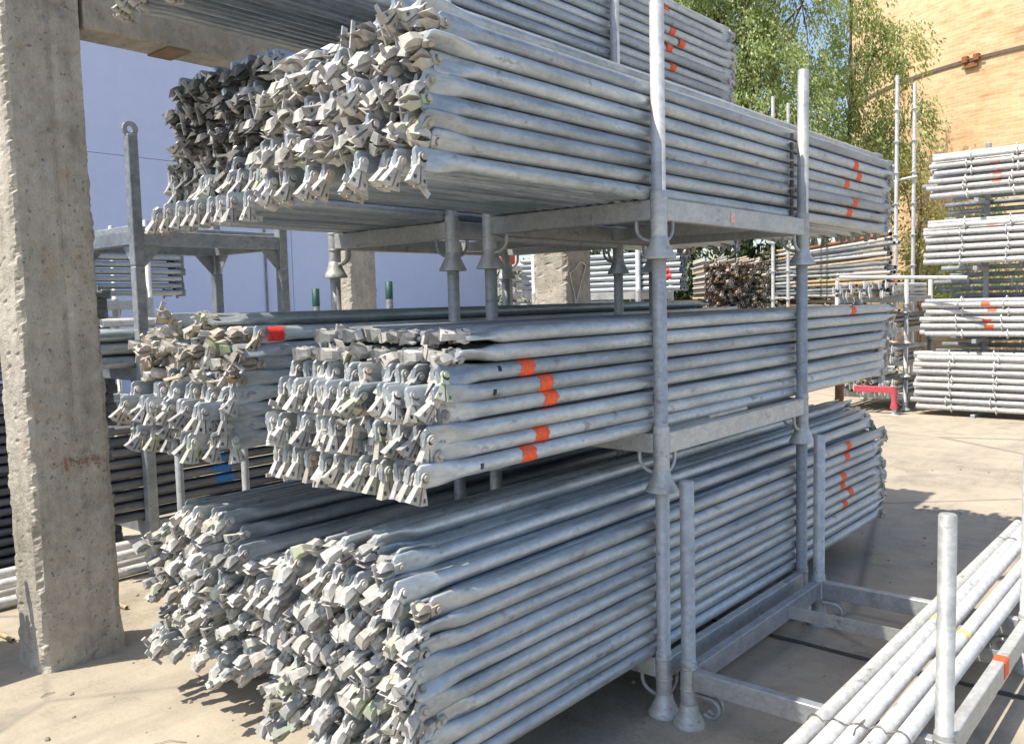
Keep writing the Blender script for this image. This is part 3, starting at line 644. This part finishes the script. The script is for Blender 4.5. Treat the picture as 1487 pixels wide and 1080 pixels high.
# bundle behind the rack
A = ledger_stack(-7.45, 3, 7, 1.72, 1.9, 2.2, .0245, .06, 'tube', 'grey ledger in the small bundle against the blue wall', 'ledgers against the blue wall', 31)
for o in A: cups(o, 2.2, 'dark')
r_ = pallet(-8.0, -7.35, 2.7, 3.75, 1.44, 'pallet under the small bundle against the blue wall', 'square post racks')
r_ = pallet(-8.0, -7.35, 2.7, 3.75, .59, 'lower pallet below the small bundle against the blue wall', 'square post racks')
def post(name, x, y, z0, z1, r, m, label, cap=None, group='standing posts'):
    o = empty(name, (x, y, z0)); tag(o, label, 'post', group); q = MB(); h = z1 - z0
    q.lathe([(r, 0), (r, h - .004), (r - .004, h)], seg=14); q.lathe([(r + .03, 0), (r + .03, .006), (r, .006)], seg=14); q.build('pipe', M[m], o)
    if cap: q = MB(); q.lathe([(r + .002, h - cap), (r + .002, h + .002), (r - .006, h + .003)], seg=14); tag(q.build('painted_end', M['green'], o), 'dark green painted end')
    return o
post('upright_pipe', -4.5, 2.41, 0, 1.02, .022, 'frame', 'left one of two round pipes between the rear bundles')
post('upright_pipe', -4.5, 2.82, 0, 1.02, .022, 'frame', 'right one of two round pipes between the rear bundles')
post('painted_post', -8.35, 7.41, 0, 1.86, .045, 'dark', 'post with dark green top right of the lit column', .22)
post('painted_post', -9.05, 6.80, 0, 1.79, .045, 'dark', 'post with dark green top left of the lit column', .22)

post('rusty_post', -2.27, 6.3, 0, 1.0, .03, 'rust', 'rusty brown post behind the far end of the lower bundle')
post('dark_post', -2.75, 6.3, 0, .93, .03, 'black', 'dark post behind the far end of the lower bundle')

# ------------------------------------------------------------------ standards with rosettes at right
def standard_meshes(ln):
    q = MB(); c = [(math.cos(2 * PI * k / 12), math.sin(2 * PI * k / 12)) for k in range(12)]; r = .031
    q.rings([[(0.05, a * .020, b_ * .020) for a, b_ in c], [(0, a * .020, b_ * .020) for a, b_ in c], [(0, a * r, b_ * r) for a, b_ in c], [(ln, a * r, b_ * r) for a, b_ in c], [(ln, a * .022, b_ * .022) for a, b_ in c], [(ln + .12, a * .022, b_ * .022) for a, b_ in c]], True, True)
    t = q.mesh('tube', M['pale']); q = MB(); R0 = .06
    out = []
    for k in range(16):
        rr = R0 if k % 2 == 0 else R0 * .8; out.append((rr * math.cos(2 * PI * k / 16), rr * math.sin(2 * PI * k / 16)))
    q.rings([[(-.0045, a, b_) for a, b_ in out], [(.0045, a, b_) for a, b_ in out]], False, True); q.rings([[(x, a * .036, b_ * .036) for a, b_ in c] for x in (-.014, .014)], True, True)
    return t, q.mesh('rosette', M['pale'])
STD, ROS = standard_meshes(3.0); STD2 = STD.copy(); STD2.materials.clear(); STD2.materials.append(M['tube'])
def standard_bundle(z0, rows, deep, x0, y0, txt, seed, marks=()):
    rg = random.Random(seed)
    for c_ in range(deep):
        for k in range(rows):
            fromtop = rows - 1 - k; rt = 'top' if fromtop == 0 else ('lowest' if k == 0 else ORD[fromtop])
            e = empty('scaffold_standard', (x0 + rg.gauss(0, .025), y0 + c_ * .082 + rg.uniform(-.006, .006), z0 + .05 + k * .089 + (.044 if c_ % 2 else 0) + rg.uniform(-.006, .006)), (rg.uniform(0, 6), 0, rg.gauss(0, .002)))
            tag(e, 'pale standard with rosettes, %s bundle at right, %s row, %s' % (txt, rt, ['front one', 'second from front', 'third from front', 'fourth from front'][c_]), 'standard', 'scaffold standards at right')
            link('tube', STD, e)
            for i in range(6): o = link('rosette', ROS, e); o.location = (.42 + .5 * i, 0, 0)
            if c_ == 0 and k in marks:
                me = BAND_ME.setdefault(('b', 'std'), None) or band_mesh(.1, 3, .0317).mesh('paint_band', M['orange']); BAND_ME[('b', 'std')] = me
                o = link('paint_band', me, e); o.location = (.80 - .03 * k * 0.6, 0, 0); o.rotation_euler = (-e.rotation_euler.x + PI / 2 + .8, 0, 0); o.rotation_euler = (0, 0, PI / 2)
standard_bundle(.06, 8, 4, -3.30, 11.80, 'lowest', 1)
standard_bundle(.99, 5, 4, -3.22, 11.80, 'second', 2, (1, 2, 3, 4))
standard_bundle(1.88, 6, 4, -3.2, 11.80, 'third', 3, (5,))
standard_bundle(2.70, 6, 4, -3.13, 11.80, 'highest', 4, (1, 2, 4))
rg = random.Random(9)
for k in range(36):
    e = empty('scaffold_standard', (-3.15 + rg.gauss(0, .12), 12.42 + rg.uniform(-.03, .03), .06 + k * .09), (rg.uniform(0, 6), 0, rg.gauss(0, .01)))
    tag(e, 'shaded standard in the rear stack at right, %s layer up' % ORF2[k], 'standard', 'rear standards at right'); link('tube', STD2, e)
    for i in range(6): o = link('rosette', ROS, e); o.location = (.42 + .5 * i, 0, 0)
# posts carrying the standards (tall frame at the back)
for i, (x, nm) in enumerate(((-2.6, 'left'), (-.9, 'right'))):
    r = empty('storage_frame', (x, 12.0, 0)); tag(r, '%s upright frame carrying the bundles of standards' % nm, 'frame', 'frames carrying the standards')
    q = MB(); q.box((-.03, .30, 0), (.03, .36, 3.4), .004); q.build('post', M['frame'], r)
    for z in (.04, .97, 1.86, 2.68): q = MB(); q.box((-.025, -.26, z - .05), (.025, .30 - .001, z), .003); q.build('arm', M['frame'], r)
# stack of white pallets left of the standards
for k, (z, nm) in enumerate(((0.02, 'lowest'), (.46, 'second'), (.9, 'third'), (1.30, 'highest'))):
    r = pallet(-4.36, -3.46, 12.0, 13.1, z, '%s of the white nested pallets beside the standards' % nm, 'white nested pallets')
    for ch in r.children:
        if ch.type == 'MESH':
            ch.data = ch.data.copy() if False else ch.data
            if ch.name.startswith('post'): ch.scale = (1.1, 1.1, .49)
    q = MB()
    # short ledgers lying in the pallet, seen end on
    rg = random.Random(40 + k)
    for lay in range(3):
        for i in range(9):
            o = plain_tube('short_ledger', (-4.29 + i * .092 + rg.uniform(-.02, .02), 11.8 + rg.uniform(-.12, .12), z + .243 + lay * .062), (-4.29 + i * .092, 13.2, z + .243 + lay * .062), .0265, rg.choice(['pale', 'pale', 'tube', 'wood', 'dark']), '%s short ledger from left, %s layer in the %s white pallet' % (ORF[i], ('bottom', 'middle', 'top')[lay], nm), 'ledger', 'short ledgers in the white pallets', 10)
            if rg.random() < .7: cups(o, .0, 'pale')
plain_tube('long_tube', (-4.3, 11.95, 1.79), (-2.62, 11.5, 1.72), .024, 'pale', 'pale tube laid across the top of the white nested pallets', 'tube')
r = empty('red_bracket', (-3.48, 11.6, 0)); tag(r, 'red painted bracket frame at the foot of the standards', 'bracket')
q = MB(); q.box((-.5, -.03, .28), (.0, .03, .36), .004); q.build('arm', M['redbr'], r)
q = MB(); q.lathe([(.05, .08), (.05, .1), (.034, .17), (.034, .36)], seg=14); q.build('sleeve', M['redbr'], r)
q = MB(); q.lathe([(.028, 0), (.028, .12)], seg=12); q.lathe([(.06, 0), (.06, .008), (.028, .01)], seg=12); q.build('foot', M['pale'], r)

# ------------------------------------------------------------------ scaffold uprights in the background
def upright(x, y, z1, label):
    e = empty('scaffold_upright', (x, y, 0)); tag(e, label, 'upright', 'scaffold uprights behind the stacks')
    q = MB(); q.lathe([(.03, 0), (.03, z1)], seg=10); q.build('pipe', M['pale'], e)
    z = .5
    while z < z1 - .1:
        o = link('rosette', ROS, e); o.location = (0, 0, z); o.rotation_euler = (0, PI / 2, 0); z += .5
    return e
u1 = upright(-4.5, 15, 5.05, 'left upright with rosettes in front of the brick tower')
u2 = upright(-4.26, 15.1, 4.9, 'right upright with rosettes in front of the brick tower')
q = MB(); q.path([(-.28, 0, 3.35), (.30, .05, 3.42)], .02, 8); q.build('ledger', M['pale'], u1)
upright(-6.6, 15, 5.07, 'left of two thin uprights before the tree')
upright(-6.32, 15, 4.91, 'right of two thin uprights before the tree')

# ------------------------------------------------------------------ tube piles in the background
rg = random.Random(77)
d0 = Vector((-.62, .74, 0)); d0 = Vector((-0.70, 0.71, 0)).normalized(); side = Vector((d0.y, -d0.x, 0))
cols = ['pale', 'tube', 'wood', 'pale', 'dark', 'tube', 'pale', 'tube', 'pale', 'dark', 'rust', 'tube', 'wood']
for s_, (st, ln, tx) in enumerate(((Vector((-4.35, 14.3, 0)), 3.6, 'right'), (Vector((-6.95, 16.95, 0)), 3.4, 'left'))):
    n = 34
    for k in range(n):
        for c_ in range(2):
            fromtop = n - 1 - k
            p = st - side * (c_ * .07) + d0 * rg.uniform(-.25, .15) + Vector((0, 0, .034 + k * .074))
            if k < 20 and c_: continue
            nmr = 'top layer' if k == n - 1 else ('%s layer down' % ORF2[fromtop])
            plain_tube('stored_tube', p, p + d0 * ln + Vector((0, 0, rg.uniform(-.04, .04))), rg.uniform(.026, .034), rg.choice(cols), '%s stored tube of the tall %s pile before tree, %s' % (('front', 'rear')[c_], tx, nmr), 'tube', 'stored tubes before the tree', 9)
def steel_post(x, y, z0, z1, lb): return post('pile_post', x, y, z0, z1, .04, 'frame', lb, group='posts of the tube pile')
for i, t_ in enumerate((.3, 2.3, 3.75, 6.2)):
    p = Vector((-4.35, 14.3, 0)) + d0 * t_ + side * .12; steel_post(p.x, p.y, 0, 2.75 if i else 2.6, '%s steel post from right holding the tall tube pile' % ORF[i])
# pile of tube ends facing the camera: too many and too small to count
q = MB(); dv = Vector((-.59, .80, 0)).normalized(); sv = Vector((dv.y, -dv.x, 0)); base = Vector((-7.75, 14.65, 1.05))
for i in range(21):
    for k in range(26 - int(4 * abs(math.sin(i * .9)))):
        p = base + sv * (i * .055 + (k % 2) * .027 + rg.uniform(-.008, .008)) + Vector((0, 0, k * .05)) + dv * (rg.gauss(0, .13)); r0 = rg.uniform(.019, .026); seg = 7
        c = [(math.cos(2 * PI * a / seg), math.sin(2 * PI * a / seg)) for a in range(seg)]
        R_ = [[p + dv * t + sv * (a * rr) + Vector((0, 0, b_ * rr)) for a, b_ in c] for t, rr in ((.1, .018), (0, .018), (0, r0), (1.6, r0))]
        q.rings(R_, False, True)
o = q.build('tube_ends', M['endmix']); tag(o, 'mass of stored tubes seen end on before the dark hedge', 'tubes', kind='stuff')
me = o.data; at = me.attributes.new('tint', 'FLOAT', 'POINT'); n_ = len(me.vertices); at.data.foreach_set('value', np.repeat(np.random.rand(n_ // 42 + 1), 42)[:n_])
q = MB(); q.box((-9, 14.0, 0), (-6.4, 15.4, 1.02), .01); o = q.build('timber_crib', M['bark']); tag(o, 'dark timber crib under the mass of tube ends', 'crib')
# bundle with red mark seen between the stacks
for k in range(7):
    for c_ in range(3):
        lb = 'grey tube of the bundle between the stacks, %s layer, %s' % (('top' if k == 6 else ('bottom' if k == 0 else ORD[6 - k])), ('front', 'middle', 'rear')[c_])
        o = plain_tube('stored_tube', (-4.28 + rg.uniform(-.03, .03), 7.6 + c_ * .06, 1.66 + k * .058), (-6.3, 7.6 + c_ * .06, 1.66 + k * .058), .0265, 'tube', lb, 'tube', 'bundle between the stacks', 10)
        if c_ == 0 and k in (2, 3):
            me = BAND_ME.setdefault(('b', 'red'), None) or band_mesh(.06, 3, .0272).mesh('paint_band', M['red']); BAND_ME[('b', 'red')] = me
            b2 = link('paint_band', me, o); b2.location = (0, .14, 0); b2.rotation_euler = (0, PI, 0)
for k in range(4):
    o = plain_tube('stored_tube', (-4.3 + rg.uniform(-.03, .03), 7.62, 1.22 + k * .06), (-6.3, 7.62, 1.22 + k * .06), .0265, 'tube', 'grey tube under the bundle between the stacks, %s layer' % ['bottom', 'second lowest', 'third lowest', 'top'][k], 'tube', 'tubes under the bundle between the stacks', 10)
pallet(-6.1, -4.75, 7.55, 8.2, 1.42, 'pallet carrying the bundle between the stacks', 'pallets in the background')
pallet(-6.1, -4.75, 7.55, 8.2, .57, 'pallet below the bundle between the stacks', 'pallets in the background')
# jumble of white ledgers left of the grey column, with red ends
rg = random.Random(5)
for k in range(9):
    for c_ in range(3):
        plain_tube('white_ledger', (-6.75 + c_ * .16, 7.75 + rg.uniform(-.1, .1), 1.05 + k * .115 + rg.uniform(-.02, .02)), (-6.6 + c_ * .16, 9.4, 1.05 + k * .115), .04, 'pale', 'pale ledger end left of the grey column, %s from left, layer %s' % (('first', 'second', 'third')[c_], ORF[k]), 'ledger', 'pale ledgers left of the grey column', 8)
r = empty('red_capped_post', (-6.35, 7.4, 0)); tag(r, 'dark post with red cap left of the grey column', 'post')
q = MB(); q.lathe([(.05, 0), (.05, 1.98)], seg=12); q.build('pipe', M['dark'], r); q = MB(); q.lathe([(.075, 1.98), (.085, 2.0), (.085, 2.1), (.05, 2.14)], seg=12); q.build('cap', M['red'], r)

# ------------------------------------------------------------------ brick tower
TC = Vector((-2.52, 29.89, 0)); TR = 7.49
e = empty('brick_tower', TC); tag(e, 'huge round sunlit brick tower behind the tree', 'tower')
nseg, H = 160, 22.0
me = bpy.data.meshes.new('wall'); vs = []; fs = []; uvs = []
zs = [0, 3.5, 7, 11, 15, 22]
for z in zs:
    for k in range(nseg): a = 2 * PI * k / nseg; vs.append((TR * math.cos(a), TR * math.sin(a), z))
for i in range(len(zs) - 1):
    for k in range(nseg):
        k2 = (k + 1) % nseg; fs.append((i * nseg + k, i * nseg + k2, (i + 1) * nseg + k2, (i + 1) * nseg + k))
        u0, u1 = 2 * PI * TR * k / nseg, 2 * PI * TR * (k + 1) / nseg; uvs += [(u0, zs[i]), (u1, zs[i]), (u1, zs[i + 1]), (u0, zs[i + 1])]
me.from_pydata(vs, [], fs); uvl = me.uv_layers.new(name='UVMap'); uvl.data.foreach_set('uv', [c for uv in uvs for c in uv]); me.materials.append(M['brick']); me.polygons.foreach_set('use_smooth', [True] * len(fs))
link('wall', me, e)
q = MB(); q.rings([[( (TR + d) * math.cos(a), (TR + d) * math.sin(a), z) for d, z in ((0, 6.90), (.03, 6.90), (.03, 6.98), (0, 6.98))] for a in [2 * PI * k / 120 for k in range(121)]], False, False); hp = q.build('hoop', plain('hoop_steel', (0.16, 0.12, 0.10), .8, .2), e)
def on_tower(px, py, z, extra=0): v = Vector((px - TC.x, py - TC.y, 0)).normalized() * (TR + extra); return (v.x, v.y, z), math.atan2(v.y, v.x)
p, a = on_tower(-5.19, 22.89, 6.95, .05)
q = MB(); q.box((-.05, -.22, -.07), (.06, -.08, .09), .015); q.box((-.05, .06, -.07), (.06, .2, .09), .015); q.path([(.03, -.3, 0), (.03, .3, 0)], .018, 8); q.box((-.05, -.18, -.2), (.02, .15, -.09), .012); o = q.build('clamp', M['rust'], hp); o.location = p; o.rotation_euler = (0, 0, a)
q = MB(); q.lathe([(TR + .25, H), (TR + .25, H + .4), (TR - .4, H + .41)], seg=120); q.build('coping', M['concrete'], e)

# ------------------------------------------------------------------ trees
def leaves(pts, dirs, size, rs, tint_spread=1.0):
    n = len(pts); a = rs.normal(size=(n, 3)); a /= np.linalg.norm(a, axis=1)[:, None]
    d = dirs + rs.normal(scale=.35, size=(n, 3)); d /= np.linalg.norm(d, axis=1)[:, None]
    w = np.cross(d, a); w /= np.linalg.norm(w, axis=1)[:, None] + 1e-9
    l = size * rs.uniform(.6, 1.3, n)[:, None]; wd = l * .2
    v = np.stack([pts, pts + d * l * .45 + w * wd, pts + d * l, pts + d * l * .45 - w * wd], 1).reshape(-1, 3)
    f = np.arange(n * 4).reshape(-1, 4).tolist(); return v, f
def crown_obj(name, v, f, tint, m, parent):
    me = bpy.data.meshes.new(name); me.from_pydata(v.tolist(), [], f); at = me.attributes.new('tint', 'FLOAT', 'POINT'); at.data.foreach_set('value', tint); me.materials.append(M[m]); me.update(); return link(name, me, parent)
def tree(loc, label, blobs, n_clump, per, m, seed, size=.1, droop=.8, trunk_r=.16, name='willow_tree', group=None):
    """blobs: (x, y, z, rx, ry, rz) ellipsoids relative to loc that the twigs reach into"""
    rs = np.random.RandomState(seed); e = empty(name, loc); tag(e, label, 'tree', group)
    tq = MB(); top = max(b[2] for b in blobs); P = []; D = []; T = []
    tq.path([(0, 0, -.1), (.06, .03, top * .25), (-.05, .08, top * .5), (.05, 0, top * .75), (0, .05, top * 1.05)], [trunk_r * 1.3, trunk_r, trunk_r * .8, trunk_r * .55, trunk_r * .2], 9)
    for b in blobs:
        lim = [(0, .03, max(.3, b[2] - b[5] * .9 - 1.0)), (b[0] * .5, b[1] * .5, b[2] - b[5] * .45), (b[0], b[1], b[2])]
        tq.path(lim, [trunk_r * .45, trunk_r * .3, trunk_r * .12], 7)
        nc = max(3, int(n_clump * (b[3] * b[4] * b[5]) / sum(k[3] * k[4] * k[5] for k in blobs)))
        for _ in range(nc):
            u = rs.normal(size=3); u /= np.linalg.norm(u); rr = rs.uniform(.25, 1.08) ** .6
            c0 = np.array(b[:3]) + u * np.array(b[3:]) * rr
            if rs.rand() < .25: tq.path([(b[0], b[1], b[2]), tuple((np.array(b[:3]) + c0) / 2 + rs.normal(scale=.08, size=3)), tuple(c0)], [trunk_r * .1, trunk_r * .07, trunk_r * .03], 5)
            sd_ = np.array([u[0] * .5, u[1] * .5, -droop]); ln = rs.uniform(.35, .95); ct = rs.rand()
            t = rs.rand(per); pts = c0 + np.outer(t * ln, sd_) + rs.normal(scale=.085, size=(per, 3))
            P.append(pts); D.append(np.tile(sd_ / np.linalg.norm(sd_), (per, 1))); T.append(np.clip(ct * .55 + rs.rand(per) * .45, 0, 1))
    P = np.concatenate(P); D = np.concatenate(D); T = np.concatenate(T)
    v, f = leaves(P, D, size, rs); crown_obj('crown', v, f, np.repeat(T, 4), m, e); tq.build('trunk', M['bark'], e); return e
tree((-8.9, 18.6, 0), 'tall leafy green willow between the stack and the brick tower', [(0, 0, 5.6, 1.9, 1.6, 2.2), (-.9, .5, 8.0, 1.5, 1.5, 1.6), (.9, .8, 4.6, 1.1, 1.1, 1.4), (1.0, .9, 8.0, .8, .8, 1.5), (-1.3, -.9, 4.2, 1.3, 1.2, 1.4), (.4, .5, 9.6, 1.2, 1.2, 1.2), (-1.5, -.4, 9.2, 1.3, 1.2, 1.4)], 1500, 56, 'leaf', 3, .1, trunk_r=.12)
tree((-7.35, 20.9, 0), 'narrow green willow right before the tower edge', [(0, 0, 4.6, 1.1, 1.0, 1.6), (.15, .1, 7.0, .8, .75, 1.4), (.1, .1, 8.6, .6, .6, .9), (1.1, .5, 5.4, .7, .5, 1.3), (1.0, .4, 7.4, .6, .5, .8)], 440, 52, 'leaf', 4, .1, name='willow_tree', trunk_r=.07)
tree((-5.7, 20.6, 0), 'sparse yellowing shrub before the brick tower', [(0, 0, 3.3, 1.0, .9, 1.2), (-.6, -.2, 4.3, .6, .6, .8), (.7, .4, 3.1, .9, .7, .8)], 130, 40, 'leafdry', 5, .09, .3, .04, 'yellowing_shrub')
tree((-4.6, 21.4, 0), 'green shrub behind the standards at right', [(0, 0, 2.3, 1.6, .8, 1.2), (1.9, .4, 2.2, 1.4, .8, 1.0), (3.6, .5, 2.2, 1.4, .8, 1.0)], 320, 40, 'leaf', 6, .11, .3, .06, 'green_shrub')
def hedge(name, loc, blobs, n, per, seed, label, m='leafdark'): return tree(loc, label, blobs, n, per, m, seed, .16, .4, .08, name)
hedge('dark_hedge', (-9.8, 17.2, 0), [(0, 0, 1.5, 1.4, 1.0, 1.6), (-1.6, -1.0, 1.5, 1.4, 1.0, 1.6), (1.4, 1.0, 1.5, 1.4, 1.0, 1.6)], 420, 44, 8, 'dark hedge behind the mass of tube ends')
hedge('dark_hedge', (-15, 24, 0), [(0, 0, 1.8, 2.5, 1.5, 2.0), (-3, -2, 1.8, 2.5, 1.5, 2.0), (3, 2, 1.8, 2.5, 1.5, 2.0), (6, 4, 1.8, 2.5, 1.5, 2.0)], 420, 44, 9, 'far dark hedge beyond the building corner')

# ------------------------------------------------------------------ grit and twigs on the yard
rg = random.Random(3); q = MB()
for _ in range(1500):
    x = rg.uniform(-6, 1.5); y = rg.uniform(.6, 8.5); r0 = rg.choice([.002, .003, .004, .006, .009]) * rg.uniform(.7, 1.3); n = 5; a0 = rg.uniform(0, 6)
    q.rings([[(x + r0 * f * rg.uniform(.8, 1.2) * math.cos(a0 + 2 * PI * k / n), y + r0 * f * rg.uniform(.8, 1.2) * math.sin(a0 + 2 * PI * k / n), z * r0) for k in range(n)] for f, z in ((1, .0), (1.05, .5), (.5, 1.1))], False, True)
for _ in range(60):
    x = rg.uniform(-5, 1); y = rg.uniform(.8, 7); a0 = rg.uniform(0, 6); l = rg.uniform(.04, .14)
    q.path([(x, y, .004), (x + l * .5 * math.cos(a0), y + l * .5 * math.sin(a0), .007), (x + l * math.cos(a0 + .3), y + l * math.sin(a0 + .3), .004)], .0018, 5)
o = q.build('grit', plain('grit', (0.28, 0.25, 0.20), .95, 0, .5)); tag(o, 'loose grit and twigs scattered over the yard', 'grit', kind='stuff')

# packing piece on the middle pallet, strap at the far post, and the neighbouring stack just left of the view
q = MB(); q.box((-.1, -.14, 0), (.03, .2, .012), .002); o = q.build('packing_board', plain('cardboard', (0.66, 0.58, 0.45), .9)); o.location = (-1.70, 3.33, 1.0655); tag(o, 'pale board slipped under the middle front bundle', 'board')
q = MB()
for i in range(9): q.box((-.006, -.012, i * .043), (.006, .012, i * .043 + .034), .003)
o = q.build('strap', M['black']); o.location = (-1.662, 3.985, 1.93); tag(o, 'dark chain strap hanging beside the far post of the upper front bundle', 'strap')
q = MB()
for c_ in range(10):
    for k in range(18):
        x = -4.24 - c_ * .055 + random.uniform(-.004, .004); y0 = -1.5 + random.gauss(0, .03); z = .03 + k * .056
        q.path([(x, y0, z), (x, y0 + 2.55 + random.gauss(0, .03), z)], .0245, 8)
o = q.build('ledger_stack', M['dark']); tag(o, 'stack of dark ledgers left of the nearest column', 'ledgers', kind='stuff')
def crib(x0, x1, y0, y1, h, lb):
    r = empty('timber_crib', ((x0 + x1) / 2, (y0 + y1) / 2, 0)); tag(r, lb, 'crib', 'timber cribs'); n = max(2, int(h / .16)); hx, hy = (x1 - x0) / 2, (y1 - y0) / 2; t = h / n
    for i in range(n):
        for sgn in (-1, 1):
            q = MB()
            if i % 2 == 0: q.box((-hx, sgn * (hy - .06) - .05, i * t), (hx, sgn * (hy - .06) + .05, (i + 1) * t - .001), .004)
            else: q.box((sgn * (hx - .06) - .05, -hy, i * t), (sgn * (hx - .06) + .05, hy, (i + 1) * t - .001), .004)
            q.build('sleeper', M['bark'], r)
crib(-8.1, -7.25, 2.6, 3.85, .589, 'dark timber crib under the small bundle against the blue wall')
crib(-6.2, -4.65, 7.45, 8.3, .569, 'dark timber crib under the bundle between the stacks')
crib(-6.85, -6.25, 7.85, 9.3, 1.008, 'dark timber crib under the pale ledgers by the grey column')
